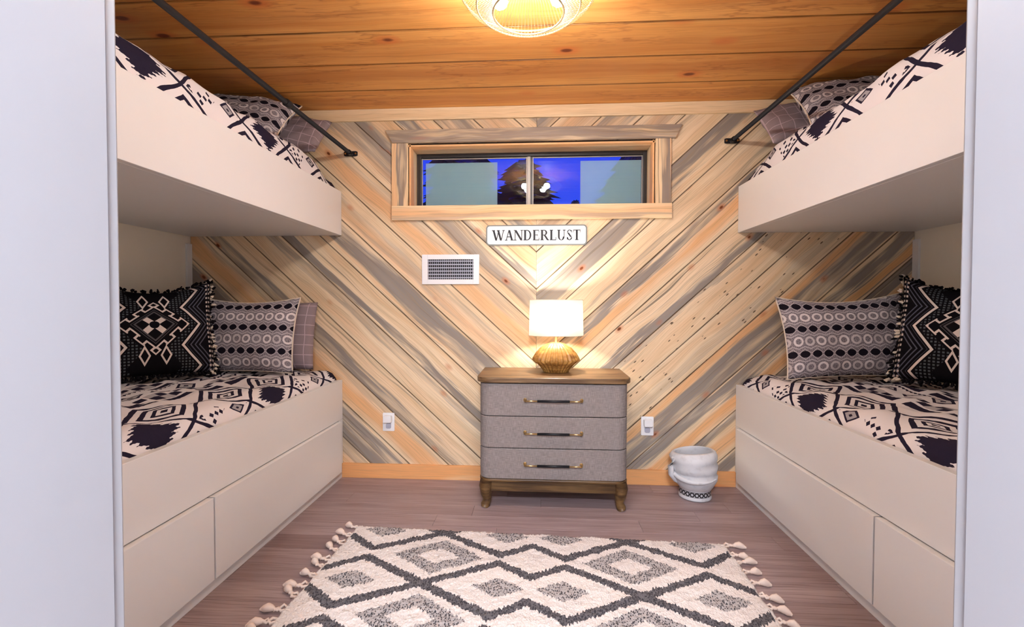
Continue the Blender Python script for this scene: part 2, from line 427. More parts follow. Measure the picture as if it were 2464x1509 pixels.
def tube(bm, pts, r, seg=10, caps=True):
    pts = [Vector(p) for p in pts]; rs = r if isinstance(r, (list, tuple)) else [r]*len(pts)
    rings = []; up = Vector((0, 0, 1))
    for i, p in enumerate(pts):
        t = (pts[min(i+1, len(pts)-1)] - pts[max(i-1, 0)]).normalized()
        a = up if abs(t.dot(up)) < .9 else Vector((1, 0, 0))
        n = t.cross(a).normalized(); b = t.cross(n).normalized()
        rings.append([bm.verts.new(p + n*rs[i]*math.cos(2*PI*k/seg) + b*rs[i]*math.sin(2*PI*k/seg)) for k in range(seg)])
    for i in range(len(rings)-1):
        for k in range(seg): bm.faces.new([rings[i][k], rings[i][(k+1) % seg], rings[i+1][(k+1) % seg], rings[i+1][k]])
    if caps: bm.faces.new(rings[0]); bm.faces.new(list(reversed(rings[-1])))
    return bm
def lathe(bm, prof, seg=40, fn=None, close=True):
    rings = []
    for (r, z) in prof:
        ring = []
        for k in range(seg):
            a = 2*PI*k/seg; p = Vector((r*math.cos(a), r*math.sin(a), z))
            if fn: p = fn(p, a, r, z)
            ring.append(bm.verts.new(p))
        rings.append(ring)
    for i in range(len(rings)-1):
        for k in range(seg): bm.faces.new([rings[i][k], rings[i][(k+1) % seg], rings[i+1][(k+1) % seg], rings[i+1][k]])
    if close: bm.faces.new(list(reversed(rings[0]))); bm.faces.new(rings[-1])
    bmesh.ops.recalc_face_normals(bm, faces=bm.faces[:])
    return bm
def clip(poly, a, b, c):
    """keep a*x+b*z<=c"""
    out = []
    for i in range(len(poly)):
        p, q = poly[i], poly[(i+1) % len(poly)]
        dp = a*p[0]+b*p[1]-c; dq = a*q[0]+b*q[1]-c
        if dp <= 0: out.append(p)
        if dp*dq < 0:
            t = dp/(dp-dq); out.append((p[0]+t*(q[0]-p[0]), p[1]+t*(q[1]-p[1])))
    return out
def cliprect(poly, x0, x1, z0, z1):
    for h in ((-1, 0, -x0), (1, 0, x1), (0, -1, -z0), (0, 1, z1)):
        if len(poly) < 3: return []
        poly = clip(poly, *h)
    return poly if len(poly) >= 3 else []

# ------------------------------------------------------------------ room shell
fl = struct('floor', B(WL-.1, WR+.1, -4.6, .12, -.06, -.012), M_dark, 'mauve gray wooden plank floor running across the bunk room')
rnd = random.Random(4)
row = .127; nrow = 19
for i in range(nrow+14):
    y1 = -.001 - i*row; y0 = y1-row+.0012
    if y0 < -4.25: break
    xa, xb = (WL+.005, WR-.005) if y1 > YF-.001 else (-1.6, 1.6)
    x = xa - rnd.uniform(0, 1.0)
    while x < xb:
        L = rnd.uniform(1.0, 1.5); a, b = max(x, xa), min(x+L-.0012, xb)
        if b-a > .03 and not (b < XL-.2 or a > XR+.2):
            cx, cy = (a+b)/2, (y0+y1)/2
            f = obj('floorboard', B(a-cx, b-cx, y0-cy, y1-cy, -.012, 0), M_floor, fl, bevel=.0006)
            f.location = (cx, cy, 0); f['seed'] = rnd.uniform(0, 40); f['tone'] = rnd.choice((0., 0., .1, .2, .12)); fl['x'] = 0
        x += L
del fl['x']
# one darker board end near the left bunk
cd = B(-.16, .16, -.062, .062, -.0015, .0003); o = obj('floorboard', cd, M_floor, fl); o.location = (-1.13, -.825, .0002); o['seed'] = 3.3; o['tone'] = .45

ce = struct('ceiling', B(WL-.1, WR+.1, YF-.1, .12, H+.014, H+.06), M_dark, 'orange knotty pine plank ceiling')
seams = [0, -.272, -.560, -.848, -1.10, -1.38, -1.66, -1.94, -2.2, YF]
for i in range(len(seams)-1):
    y1, y0 = seams[i], seams[i+1]; cy = (y0+y1)/2; wv = (y1-y0)/2-.0022
    p = obj('ceiling_plank', B(-2.3, 2.3, -wv, wv, 0, .014), M_ceil, ce, bevel=.002)
    p.location = (-.03, cy, H); p['edge'] = wv; p['seed'] = [1.3, 7.9, 3.1, 15.2, 9.4, 22.0, 5.5, 31.0, 12.1][i]
    p['orange'] = [(.02, .09, .35), (-.03, .12, .5), (.05, .14, .25), (0., .1, .3), (0, .1, .4), (0, .1, .3), (0, .1, .3), (0, .1, .3), (0, .1, .3)][i]
# back wall: backing with window opening, chevron planks
OX0, OX1, OZ0, OZ1 = -.848, .716, 1.775, 2.172
bw = bmesh.new()
for r in ((WL-.1, OX0, -.06, H+.06), (OX1, WR+.1, -.06, H+.06), (OX0, OX1, -.06, OZ0), (OX0, OX1, OZ1, H+.06)): box(bw, r[0], r[1], .010, .14, r[2], r[3])
wb_ = struct('wall_back', bw, M_dark, 'back wall clad in a chevron of gray stained and cream pine planks')
X0 = -.022; SL = math.tan(math.radians(42.5)); PW = .238; ang = math.radians(42.5)
# per board (top seam apex height): gray(centre,halfwidth,amount), orange(...), fleck ; y local + is up across the board
half = PW*math.cos(ang)/2
boardL = {  # index j: board between apex 1.24+.238*j (lower seam) and +.238 (upper)
 5: ((0, .05, .3), (0, .1, .3)), 4: ((.02, .05, .8), (0, .1, .3)), 3: ((0, .08, .3), (0, .1, .5)), 2: ((0, .08, .9), (0, .1, .2)),
 1: ((-.03, .05, 1.), (.03, .06, .5)), 0: ((-.065, .035, 1.), (.03, .08, .5)),
 -1: ((.02, .075, .85), (-.04, .05, .45)), -2: ((.05, .03, .35), (-.02, .08, .75)), -3: ((.0, .06, .45), (-.03, .06, .55)),
 -4: ((.005, .070, 1.15), (-.06, .02, .3)), -5: ((-.058, .032, 1.4), (.07, .03, .2)), -6: ((.055, .03, .7), (-.05, .04, .3)),
 -7: ((-.05, .045, 1.0), (.03, .05, .2)), -8: ((.06, .02, .3), (-.01, .09, .9)), -9: ((-.01, .085, 1.5), (.07, .02, .2)),
 -10: ((.05, .04, .6), (-.02, .07, .6)), -11: ((0, .06, .8), (0, .05, .3)), -12: ((0, .06, .8), (0, .05, .3)), -13: ((0, .06, .3), (0, .05, .3)), -14: ((0, .06, .3), (0, .05, .3)), -15: ((0, .06, .3), (0, .05, .3))}
boardR = {
 5: ((0, .05, .3), (0, .1, .3)), 4: ((.0, .08, 1.), (0, .1, .3)), 3: ((0, .08, .3), (0, .1, .7)), 2: ((0, .08, .8), (0, .1, .3)),
 1: ((.0, .05, .5), (.0, .06, .5)), 0: ((.06, .02, .3), (-.03, .06, .2)),
 -1: ((.018, .075, 1.5), (-.07, .02, .2)), -2: ((-.05, .02, .5), (.0, .05, .25)), -3: ((.052, .034, 1.3), (-.02, .055, .9)),
 -4: ((-.058, .032, 1.5), (.02, .05, .2)), -5: ((.07, .015, .5), (0, .07, .3)), -6: ((-.03, .03, .35), (.04, .04, .25)),
 -7: ((-.03, .07, 1.1), (.05, .05, .9)), -8: ((.045, .045, 1.4), (-.045, .04, 1.6)), -9: ((.055, .035, 1.4), (-.03, .06, .8)),
 -10: ((.04, .05, 1.), (-.05, .03, 1.2)), -11: ((0, .06, 1.), (0, .05, .8)), -12: ((0, .06, 1.), (0, .05, .3)), -13: ((0, .06, .3), (0, .05, .3)), -14: ((0, .06, .3), (0, .05, .3)), -15: ((0, .06, .3), (0, .05, .3))}
rnd = random.Random(11)
for side, tab in ((-1, boardL), (1, boardR)):
    for j, (g, orr) in tab.items():
        zl = 1.24 + PW*j + .0017; zu = zl + PW - .0034
        far = 2.6
        poly = [(X0+side*.0006, zl), (X0+side*far, zl+SL*far), (X0+side*far, zu+SL*far), (X0+side*.0006, zu)]
        bm = bmesh.new(); any_ = False; np_ = 0
        hit = bool(cliprect(poly, OX0-.02, OX1+.02, OZ0-.01, OZ1+.01))
        dpt = rnd.uniform(-.0012, .0012)
        ax_ = Vector((side*math.cos(ang), math.sin(ang))); ay_ = Vector((-side*math.sin(ang), math.cos(ang)))
        zc = (zl+zu)/2
        for rr in ((WL+.003, WR-.003, 0, H),) if not hit else ((WL+.003, OX0-.02, .0, H), (OX1+.02, WR-.003, 0, H), (OX0-.02, OX1+.02, 0, OZ0-.01), (OX0-.02, OX1+.02, OZ1+.01, H)):
            pc = cliprect(poly, *rr)
            if not pc: continue
            loc = []
            for p in pc:
                d = Vector((p[0]-X0, p[1]-zc)); loc.append((d.dot(ax_)*1.0, d.dot(ay_)))
            # drop duplicate points
            q = [p for i, p in enumerate(loc) if (Vector(p)-Vector(loc[i-1])).length > 1e-4]
            if len(q) < 3: continue
            prism(bm, q, 'z', 0, .012); any_ = True
        if not any_: bm.free(); continue
        o = obj('wall_plank', bm, M_wall, wb_, bevel=0 if hit else .0022)
        # local x along the board, local y across it, local z towards the room
        zx = Vector((ax_[0], 0, ax_[1])); zy = Vector((ay_[0], 0, ay_[1])); zz = zx.cross(zy)
        sgn = 1 if zz.y < 0 else -1
        mw = Matrix(((zx.x, zy.x, 0, X0), (0, 0, -1, .010+dpt), (zx.z, zy.z, 0, zc), (0, 0, 0, 1)))
        if sgn < 0:
            for v in o.data.vertices: pass
        if mw.determinant() < 0:
            # mirrored frame: mirror mesh instead of the object
            for v in o.data.vertices: v.co.x = -v.co.x
            o.data.flip_normals()
            mw = Matrix(((-zx.x, zy.x, 0, X0), (0, 0, -1, .010+dpt), (-zx.z, zy.z, 0, zc), (0, 0, 0, 1)))
        o.matrix_world = mw
        o['seed'] = rnd.uniform(0, 60); o['edge'] = half-.0012
        o['gray'] = [float(t) for t in g]; o['orange'] = [float(t) for t in orr]
        o['fleck'] = 1.0 if (side == 1 and j in (-5, -6)) else 0.0
def trimboard(name, bm, loc, seed, g=(0, .01, 0.), orr=(0, .05, .2), label=None, rot=(0, 0, 0), bevel=.002):
    o = struct(name, bm, M_trim, label, bevel); o.location = loc; o.rotation_euler = rot; o['seed'] = seed
    o['gray'] = [float(t) for t in g]; o['orange'] = [float(t) for t in orr]; return o
# crown and baseboard (local x along, y up)
def plank(L, w, t):   # box centred, local x length, y width, z thickness (towards the room after rotation)
    return B(-L/2, L/2, -w/2, w/2, 0, t)
RW = (PI/2, 0, 0)
trimboard('trim_1', plank(WR-WL-.01, .074, .02), ((WL+WR)/2, -.002, 2.362), 2.0, orr=(0, .05, .1), rot=RW, label='cream pine board along the top of the chevron wall')
trimboard('baseboard_back', plank(XR-XL, .094, .018), ((XL+XR)/2, -.002, .047), 5.0, orr=(0, .2, 1.3), rot=RW, label='pine baseboard under the chevron wall')
# side walls, with corner strips
struct('wall_left', B(WL-.1, WL, YF, .01, -.06, H+.06), M_wallp, 'off-white painted wall behind the left bunks')
struct('wall_right', B(WR, WR+.1, YF, .01, -.06, H+.06), M_wallp, 'off-white painted wall behind the right bunks')
struct('trim_2', B(WL, WL+.014, -.045, -.003, ZL, ZUB-.05), M_bunk, 'white corner strip beside the chevron wall above the left lower bunk')
struct('trim_3', B(WR-.014, WR, -.045, -.003, ZL, ZUB-.05), M_bunk, 'white corner strip beside the chevron wall above the right lower bunk')
# front wall with doorway
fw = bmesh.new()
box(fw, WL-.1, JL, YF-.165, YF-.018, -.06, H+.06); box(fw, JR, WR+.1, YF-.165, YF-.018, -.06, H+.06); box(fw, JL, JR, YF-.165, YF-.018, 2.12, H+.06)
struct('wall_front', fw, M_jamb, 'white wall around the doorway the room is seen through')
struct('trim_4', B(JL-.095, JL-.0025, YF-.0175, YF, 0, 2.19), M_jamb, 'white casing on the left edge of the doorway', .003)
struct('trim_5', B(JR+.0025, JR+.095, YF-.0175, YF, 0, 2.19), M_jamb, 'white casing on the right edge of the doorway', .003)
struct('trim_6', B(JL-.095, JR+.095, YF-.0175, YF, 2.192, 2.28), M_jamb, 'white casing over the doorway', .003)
fi = bmesh.new()
box(fi, WL, JL-.096, YF-.0175, YF-.006, 0, H); box(fi, JR+.096, WR, YF-.0175, YF-.006, 0, H); box(fi, JL-.096, JR+.096, YF-.0175, YF-.006, 2.281, H)
struct('wall_front', fi, M_wallp, 'inner drywall face of the front wall')
# hallway behind the camera
struct('wall_rear', B(-1.75, 1.75, -4.35, -4.25, -.06, H+.06), M_hall, 'white end wall of the hallway')
struct('wall_hall_left', B(-1.7, -1.6, -4.25, YF-.165, -.06, H+.06), M_hall, 'white left wall of the hallway')
struct('wall_hall_right', B(1.6, 1.7, -4.25, YF-.165, -.06, H+.06), M_hall, 'white right wall of the hallway')
struct('ceiling_hall', B(-1.6, 1.6, -4.25, YF-.165, H, H+.06), M_hall, 'white hallway ceiling')
hl = thing('ceiling_light', 'round white flush ceiling light in the hallway', 'ceiling light', (-.03, -3.85, H))
obj('housing', lathe(bmesh.new(), [(.19, -.001), (.20, -.02), (.195, -.045), (.175, -.05)], 40), M_plastic, hl, True)
obj('diffuser', lathe(bmesh.new(), [(.172, -.051), (.16, -.065), (.10, -.075), (.01, -.078)], 40), M_halll, hl, True)
ld = bpy.data.lights.new('hall_lamp', 'AREA'); ld.shape = 'DISK'; ld.size = .5; ld.energy = HALL_W; ld.color = (.84, .90, 1.0)
lo = bpy.data.objects.new('hall_lamp', ld); C.objects.link(lo); lo.location = (-.03, -3.85, H-.09)

# ------------------------------------------------------------------ window
CY = -.002
wn_ = bpy.data.objects.new('window_1', None); link(wn_); wn_['kind'] = 'structure'; wn_['label'] = 'low wide sliding window with pine casing high on the chevron wall'; wn_['category'] = 'window'
def wpart(name, bm, loc, seed, g=(0, .01, 0.), orr=(0, .05, .2), rot=RW, mat=None, label=None):
    o = obj(name, bm, mat or M_trim, wn_, bevel=.0015); o.location = loc; o.rotation_euler = rot
    o['seed'] = seed; o['gray'] = [float(t) for t in g]; o['orange'] = [float(t) for t in orr]
    if label: o['label'] = label
    return o
bm = prism(bmesh.new(), [(-.93, .04), (-.885, -.042), (.905, -.042), (.945, .04)], 'z', 0, .022)
wpart('head_casing', bm, (-.066, CY, 2.221), 3.7, (0, .09, 1.2), (0, .05, 0), label='gray stained head board with slanted ends')
wpart('side_casing', plank(.405, .105, .018), (OX0-.0555, CY, 1.975), 8.2, (-.01, .03, 1.3), (.03, .03, .5), (PI/2, -PI/2, 0))
wpart('side_casing', plank(.405, .095, .018), (OX1+.0505, CY, 1.975), 12.9, (-.01, .03, 1.3), (-.03, .03, .5), (PI/2, -PI/2, 0))
wpart('sill_casing', plank(1.775, .092, .024), (-.068, CY, 1.729), 21.5, (-.02, .02, .6), (.0, .05, .5))
wpart('top_reveal', B(-.79, .79, 0, .175, 0, .012), (-.066, -.0, OZ1-.013), 4.4, orr=(0, .1, .8), rot=(0, 0, 0))
wpart('side_reveal', B(-.20, .20, 0, .175, 0, .012), (OX0+.0005, 0, 1.975), 6.4, orr=(0, .1, .8), rot=(0, PI/2, 0))
wpart('side_reveal', B(-.20, .20, 0, .175, -.012, 0), (OX1-.0005, 0, 1.975), 9.4, orr=(0, .1, .8), rot=(0, PI/2, 0))
wpart('sill', B(-.79, .79, -.0, .175, 0, .012), (-.066, 0, OZ0-.006), 14.4, orr=(0, .1, .3), rot=(0, 0, 0))
GY = .165
fb = bmesh.new(); gx0, gx1, gz0, gz1 = OX0+.013, OX1-.013, OZ0+.007, OZ1-.014
for r in ((gx0, gx0+.028, gz0, gz1), (gx1-.024, gx1, gz0, gz1), (gx0+.028, gx1-.024, gz0, gz0+.022), (gx0+.028, gx1-.024, gz1-.024, gz1)): box(fb, r[0], r[1], GY-.02, GY+.03, r[2], r[3])
ff = obj('window_frame', fb, M_winf, wn_, bevel=.002)
mx = -.066
fm = bmesh.new(); box(fm, mx-.020, mx+.002, GY-.012, GY+.01, gz0+.022, gz1-.024); obj('meeting_stile', fm, M_alu, wn_, bevel=.002)
fm = bmesh.new(); box(fm, mx+.0025, mx+.014, GY-.004, GY+.015, gz0+.022, gz1-.024); obj('meeting_stile', fm, M_winf, wn_)
fa = bmesh.new()
for (a, b) in ((gx0+.029, mx-.021), (mx+.015, gx1-.025)):
    for r in ((a, a+.006, gz0+.023, gz1-.025), (b-.006, b, gz0+.023, gz1-.025), (a+.006, b-.006, gz1-.033, gz1-.027)): box(fa, r[0], r[1], GY-.002, GY+.004, r[2], r[3])
obj('glazing_bead', fa, M_alu, wn_)
for (a, b) in ((gx0+.029, mx-.021), (mx+.015, gx1-.025)):
    g = bmesh.new(); v = [g.verts.new(p) for p in ((a, GY+.006, gz0+.02), (b, GY+.006, gz0+.02), (b, GY+.006, gz1-.02), (a, GY+.006, gz1-.02))]; g.faces.new(v)
    obj('pane', g, M_glass, wn_)
for (a, b) in ((-.782, -.290), (.270, .672)):  # added panels in place of the white walls mirrored in the glass
    obj('reflection_panel', B(a, b, GY+.014, GY+.017, gz0+.02, gz1-.052), M_reflection, wn_)

# ------------------------------------------------------------------ bunks
def lower_bunk(s, side):
    X = XL if s < 0 else XR; Wx = WL if s < 0 else WR
    t = thing('lower_bunk', f'white built-in lower bunk with two flat drawers on the {side}', 'bunk bed', ((X+Wx)/2, YF/2, 0), group=None)
    cx, cy = t.location.x, t.location.y
    def P(name, x0, x1, y0, y1, z0, z1, bev=.002, mat=M_bunk):
        a, b = sorted((x0-cx, x1-cx)); return obj(name, B(a, b, y0-cy, y1-cy, z0, z1), mat, t, bevel=bev)
    i = -s   # towards room is -s ... inside the bed is +s
    P('side_board', X, X+s*.03, YF+.004, -.004, .385, ZL)
    P('bottom_rail', X, X+s*.03, YF+.004, -.004, .0, .046)
    P('end_stile', X, X+s*.03, -.062, -.004, .047, .384)
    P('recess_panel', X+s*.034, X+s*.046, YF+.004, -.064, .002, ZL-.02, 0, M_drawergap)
    P('slat_deck', X+s*.05, Wx-s*.002, YF+.004, -.004, .40, .43)
    for (a, b) in ((-1.226, -.067), (YF+.006, -1.234)):
        d = obj('drawer', B(-.012, .018, a-cy, b-cy, .054, .381), M_bunk, t, bevel=.002)
        d.location = (X-cx-.003-s*.006, 0, 0)
    return t
def upper_bunk(s, side):
    X = XL if s < 0 else XR; Wx = WL if s < 0 else WR
    t = thing('upper_bunk', f'white built-in upper bunk with a deep front board on the {side}', 'bunk bed', ((X+Wx)/2, YF/2, ZUB))
    cx, cy, cz = t.location
    def P(name, x0, x1, y0, y1, z0, z1):
        a, b = sorted((x0-cx, x1-cx)); return obj(name, B(a, b, y0-cy, y1-cy, z0-cz, z1-cz), M_bunk, t, bevel=.002)
    P('front_board', X, X+s*.03, YF+.004, -.004, ZUB, ZUT)
    P('underside_panel', X+s*.031, Wx-s*.002, YF+.004, -.004, ZUB, ZUB+.04)
lower_bunk(-1, 'left'); lower_bunk(1, 'right'); upper_bunk(-1, 'left'); upper_bunk(1, 'right')

def duvet(s, z0, top, side, level, seed, dip):
    X = XL if s < 0 else XR; Wx = WL if s < 0 else WR
    rn = random.Random(seed)
    ph = [rn.uniform(0, 6) for _ in range(8)]
    # cross-section: distance from room edge, height
    W_ = abs(Wx-X)-.05
    prof = [(.034, z0-.02), (.033, z0+.01), (.040, z0+(top-z0)*.45), (.062, z0+(top-z0)*.80), (.10, z0+(top-z0)*.95)]
    n = 26
    for i in range(n): f = i/(n-1); prof.append((.14+f*(W_-.14-.03), top + .012*math.sin(f*PI)))
    prof.append((W_+.01, top-.03)); prof.append((W_+.02, z0-.02))
    bm = bmesh.new(); uvl = bm.loops.layers.uv.new('UVMap'); NY = 90; grid = []; arc = [0]
    for i in range(1, len(prof)): arc.append(arc[-1]+math.dist(prof[i], prof[i-1]))
    for j in range(NY+1):
        y = -.012 - j/NY*(abs(YF)-.03)
        e = min(1, (-y-.012)/.30); e = e*e*(3-2*e); drop = (1-e)*dip
        ring = []
        for (d, z) in prof:
            k = max(0, min(1, (z-z0)/(top-z0)))
            zz = z - drop*k
            wr = k*(.006*math.sin(y*17+d*9+ph[0])+.005*math.sin(y*31-d*23+ph[1])+.004*math.sin(y*9+d*41+ph[2]))
            wx = k*.004*math.sin(y*23+ph[3])
            ring.append(bm.verts.new((X+s*(d+wx), y, zz+wr)))
        grid.append(ring)
    for j in range(NY):
        for i in range(len(prof)-1):
            f = bm.faces.new([grid[j][i], grid[j][i+1], grid[j+1][i+1], grid[j+1][i]]); f.smooth = True
            for lp, (jj, ii) in zip(f.loops, ((j, i), (j, i+1), (j+1, i+1), (j+1, i))):
                y = -.012 - jj/NY*(abs(YF)-.03)
                lp[uvl].uv = (y+ (1.29 if level == 'upper' else 1.24) + .36*5, arc[ii] - (.0 if level == 'upper' else -.05))
    for ring, rev in ((grid[0], False), (grid[-1], True)):
        f = bm.faces.new(ring if rev else list(reversed(ring)))
    bmesh.ops.recalc_face_normals(bm, faces=bm.faces[:])
    o = obj('bedspread', bm, M_duvet)
    return tag(o, f'navy and white aztec print bedspread on the {side} {level} bunk', 'bedspread')
duvet(-1, ZL-.02, .715, 'left', 'lower', 1, .02); duvet(1, ZL-.02, .715, 'right', 'lower', 2, .02)
duvet(-1, ZUT-.02, 2.045, 'left', 'upper', 3, .10); duvet(1, ZUT-.02, 2.045, 'right', 'upper', 4, .10)

def pillow_bm(w, h, t, seed, pinch=.06, n=26, sag=0.0):
    rn = random.Random(seed); ph = [rn.uniform(0, 6) for _ in range(6)]
    bm = bmesh.new(); uvl = bm.loops.layers.uv.new('UVMap')
    def pt(a, b, sd):
        # a,b in -1..1
        px = a*w/2*(1-pinch*(1-b*b)*abs(a)**3); pz = b*h/2*(1-pinch*(1-a*a)*abs(b)**3)
        e = max(0.0, (1-abs(a)**2.6))*max(0.0, (1-abs(b)**2.6)); th = t/2*e**.5
        wr = .004*math.sin(a*7+b*5+ph[0])+.003*math.sin(a*13-b*9+ph[1])
        if b > 0: pz -= sag*(1-a*a)*b
        return Vector((px, sd*(th+(wr if e > .02 else 0)), pz))
    fr = [[bm.verts.new(pt(-1+2*i/n, -1+2*j/n, -1)) for i in range(n+1)] for j in range(n+1)]
    bk = [[fr[j][i] if i in (0, n) or j in (0, n) else bm.verts.new(pt(-1+2*i/n, -1+2*j/n, 1)) for i in range(n+1)] for j in range(n+1)]
    for g, rev in ((fr, False), (bk, True)):
        for j in range(n):
            for i in range(n):
                idx = [(j, i), (j, i+1), (j+1, i+1), (j+1, i)]
                if rev: idx.reverse()
                f = bm.faces.new([g[a][b] for a, b in idx]); f.smooth = True
                for lp, (a, b) in zip(f.loops, idx): lp[uvl].uv = ((-1+2*b/n)*w/2, (-1+2*a/n)*h/2)
    return bm
def settle(t, z):
    bpy.context.view_layer.update()
    lo = min((t.matrix_world @ v.co).z for v in t.children[0].data.vertices)
    t.location.z += z-lo
def place(o, loc, yaw, lean, roll=0.0):
    o.matrix_world = Matrix.Translation(loc) @ Matrix.Rotation(yaw, 4, 'Z') @ Matrix.Rotation(lean, 4, 'X') @ Matrix.Rotation(roll, 4, 'Y')
def border(w, h, pinch, sag, seed, r, n=60, closed=True):
    """points along the seam of a pillow"""
    pts = []
    def pt(a, b):
        px = a*w/2*(1-pinch*(1-b*b)*abs(a)**3); pz = b*h/2*(1-pinch*(1-a*a)*abs(b)**3)
        if b > 0: pz -= sag*(1-a*a)*b
        return Vector((px, 0, pz))
    for k in range(n): pts.append(pt(-1+2*k/n, -1))
    for k in range(n): pts.append(pt(1, -1+2*k/n))
    for k in range(n): pts.append(pt(1-2*k/n, 1))
    for k in range(n): pts.append(pt(-1, 1-2*k/n))
    return pts
def gray_p(loc, yaw, lean, roll, label, w=.56, h=.44, piping=True, seed=1, sag=.02):
    t = thing('pillow', label, 'pillow'); place(t, loc, yaw, lean, roll)
    obj('pillow_cover', pillow_bm(w, h, .17, seed, .07, sag=sag), M_pgray, t, True)
    if piping:
        ps = border(w, h, .07, sag, seed, 0, 20); obj('edge_piping', tube(bmesh.new(), ps+[ps[0]], .004, 6, False), M_cream, t, True)
    return t
def plaid_p(loc, yaw, lean, roll, label, w=.6, h=.42, seed=2):
    t = thing('pillow', label, 'pillow'); place(t, loc, yaw, lean, roll)
    obj('pillow_cover', pillow_bm(w, h, .13, seed, .04), M_plaid, t, True)
    return t
def black_p(loc, yaw, lean, roll, label, w=.57, h=.54, seed=5):
    t = thing('pillow', label, 'pillow'); place(t, loc, yaw, lean, roll)
    obj('pillow_cover', pillow_bm(w, h, .19, seed, .05, sag=.07), M_pblack, t, True)
    rn = random.Random(seed)
    fb = bmesh.new(); fc = bmesh.new()
    pts = border(w, h, .05, .07, seed, 0, 30)
    for i, p in enumerate(pts):
        out = Vector((p.x, 0, p.z)).normalized()
        on_side = abs(p.x) > w/2*.84
        for k in range(2):
            q = p + Vector((rn.uniform(-.008, .008), rn.uniform(-.012, .012), rn.uniform(-.006, .006)))
            e = q + out*rn.uniform(.010, .022) + Vector((rn.uniform(-.008, .008), rn.uniform(-.01, .01), rn.uniform(-.008, .004)))
            tube((fc if (on_side and rn.random() < .35) else fb), [q, (q+e)/2+Vector((rn.uniform(-.004, .004),)*3), e], [.006, .0075, .004], 5)
    a = obj('fringe', fb, M_fringe, t, True); a['kind'] = 'stuff'
    b = obj('fringe', fc, M_cream, t, True); b['kind'] = 'stuff'; b['label'] = 'cream tufts in the side fringe'
    return t
# lower left
PZ = .728
settle(plaid_p((-1.72, -.115, .93), 0, -.16, 0, 'gray plaid pillow mostly hidden behind the gray printed pillow, lower left bunk', w=.60, h=.43), PZ)
settle(gray_p((-1.765, -.285, .935), .02, -.22, 0, 'gray medallion print pillow leaning at the back of the left lower bunk', w=.62, h=.46, seed=3), PZ)
settle(black_p((-2.075, -.61, .975), .86, -.22, 0, 'black kilim pillow with fringe in the corner of the left lower bunk'), PZ)
# lower right
settle(gray_p((1.69, -.30, .945), -.03, -.25, -.04, 'gray medallion print pillow leaning at the back of the right lower bunk', w=.68, h=.47, seed=8, sag=.03), PZ)
settle(black_p((2.03, -.67, .975), -.90, -.22, .03, 'black kilim pillow with fringe in the corner of the right lower bunk', seed=9), PZ)
# upper left / right
PZ = 2.062
settle(gray_p((-1.73, -.36, 2.19), .15, -.75, .12, 'gray printed pillow on the left upper bunk under the ceiling', w=.56, h=.385, seed=11), PZ)
settle(plaid_p((-1.58, -.135, 2.11), .10, -.65, .12, 'gray plaid pillow against the wall on the left upper bunk', w=.46, h=.32, seed=12), PZ)
settle(gray_p((1.68, -.37, 2.19), -.15, -.75, -.05, 'gray printed pillow on the right upper bunk under the ceiling', w=.56, h=.42, seed=13), PZ)
settle(plaid_p((1.56, -.135, 2.11), -.1, -.65, -.12, 'gray plaid pillow against the wall on the right upper bunk', w=.50, h=.34, seed=14), PZ)

# ------------------------------------------------------------------ safety rails
def rail(x, z, side, cy):
    t = thing('guard_rail', f'black iron pipe guard rail above the {side} upper bunk', 'rail', (x, 0, z))
    obj('pipe', tube(bmesh.new(), [(0, -.016, 0), (0, YF+.02, 0)], .0125, 16), M_black, t, True)
    f = bmesh.new(); prism(f, [(-.045, -.012), (-.045, .012), (-.035, .016), (.035, .016), (.045, .012), (.045, -.012), (.035, -.016), (-.035, -.016)], 'y', -.0155, -.0095)
    obj('wall_flange', f, M_black, t, bevel=.001)
    obj('collar', tube(bmesh.new(), [(0, -.015, 0), (0, -.05, 0)], .0165, 16), M_black, t, True)
    for sx in (-1, 1): obj('screw', tube(bmesh.new(), [(sx*.034, -.0155, 0), (sx*.034, -.0195, 0)], .006, 10), M_brass, t)
    obj('end_flange', tube(bmesh.new(), [(0, YF+.002, 0), (0, YF+.02, 0)], .035, 20), M_black, t)
    if cy: obj('coupling', tube(bmesh.new(), [(0, cy-.022, 0), (0, cy-.018, 0), (0, cy+.018, 0), (0, cy+.022, 0)], [.014, .0185, .0185, .014], 16), M_black, t, True)
rail(-1.228, 2.118, 'left', -.76); rail(1.182, 2.155, 'right', None)

# ------------------------------------------------------------------ pendant light
pl = thing('pendant_light', 'pale gold wire cage ceiling light with glowing round bulbs', 'ceiling light', (-.045, -1.24, H))
prof = [(.105, -.012), (.19, -.045), (.252, -.105), (.235, -.135), (.19, -.165), (.13, -.19)]
def ring_bm(r, z, rad): 
    n = 64; return tube(bmesh.new(), [(r*math.cos(2*PI*k/n), r*math.sin(2*PI*k/n), z) for k in range(n+1)], rad, 8, False)
obj('top_ring', ring_bm(.105, -.012, .004), M_gold, pl, True)
obj('belly_ring', ring_bm(.252, -.105, .0045), M_gold, pl, True)
obj('lower_ring', ring_bm(.19, -.165, .003), M_gold, pl, True)
obj('bottom_ring', ring_bm(.13, -.19, .004), M_gold, pl, True)
wbm = bmesh.new(); NW = 110
for k in range(NW):
    a = 2*PI*k/NW; tube(wbm, [(r*math.cos(a), r*math.sin(a), z) for r, z in prof], .00125, 4, False)
w = obj('cage_wires', wbm, M_gold, pl, True); w['kind'] = 'stuff'
obj('canopy', lathe(bmesh.new(), [(.07, 0), (.075, -.008), (.06, -.024), (.02, -.028)], 32), M_brass, pl, True)
obj('stem', tube(bmesh.new(), [(0, 0, -.02), (0, 0, -.09)], .008, 12), M_brass, pl, True)
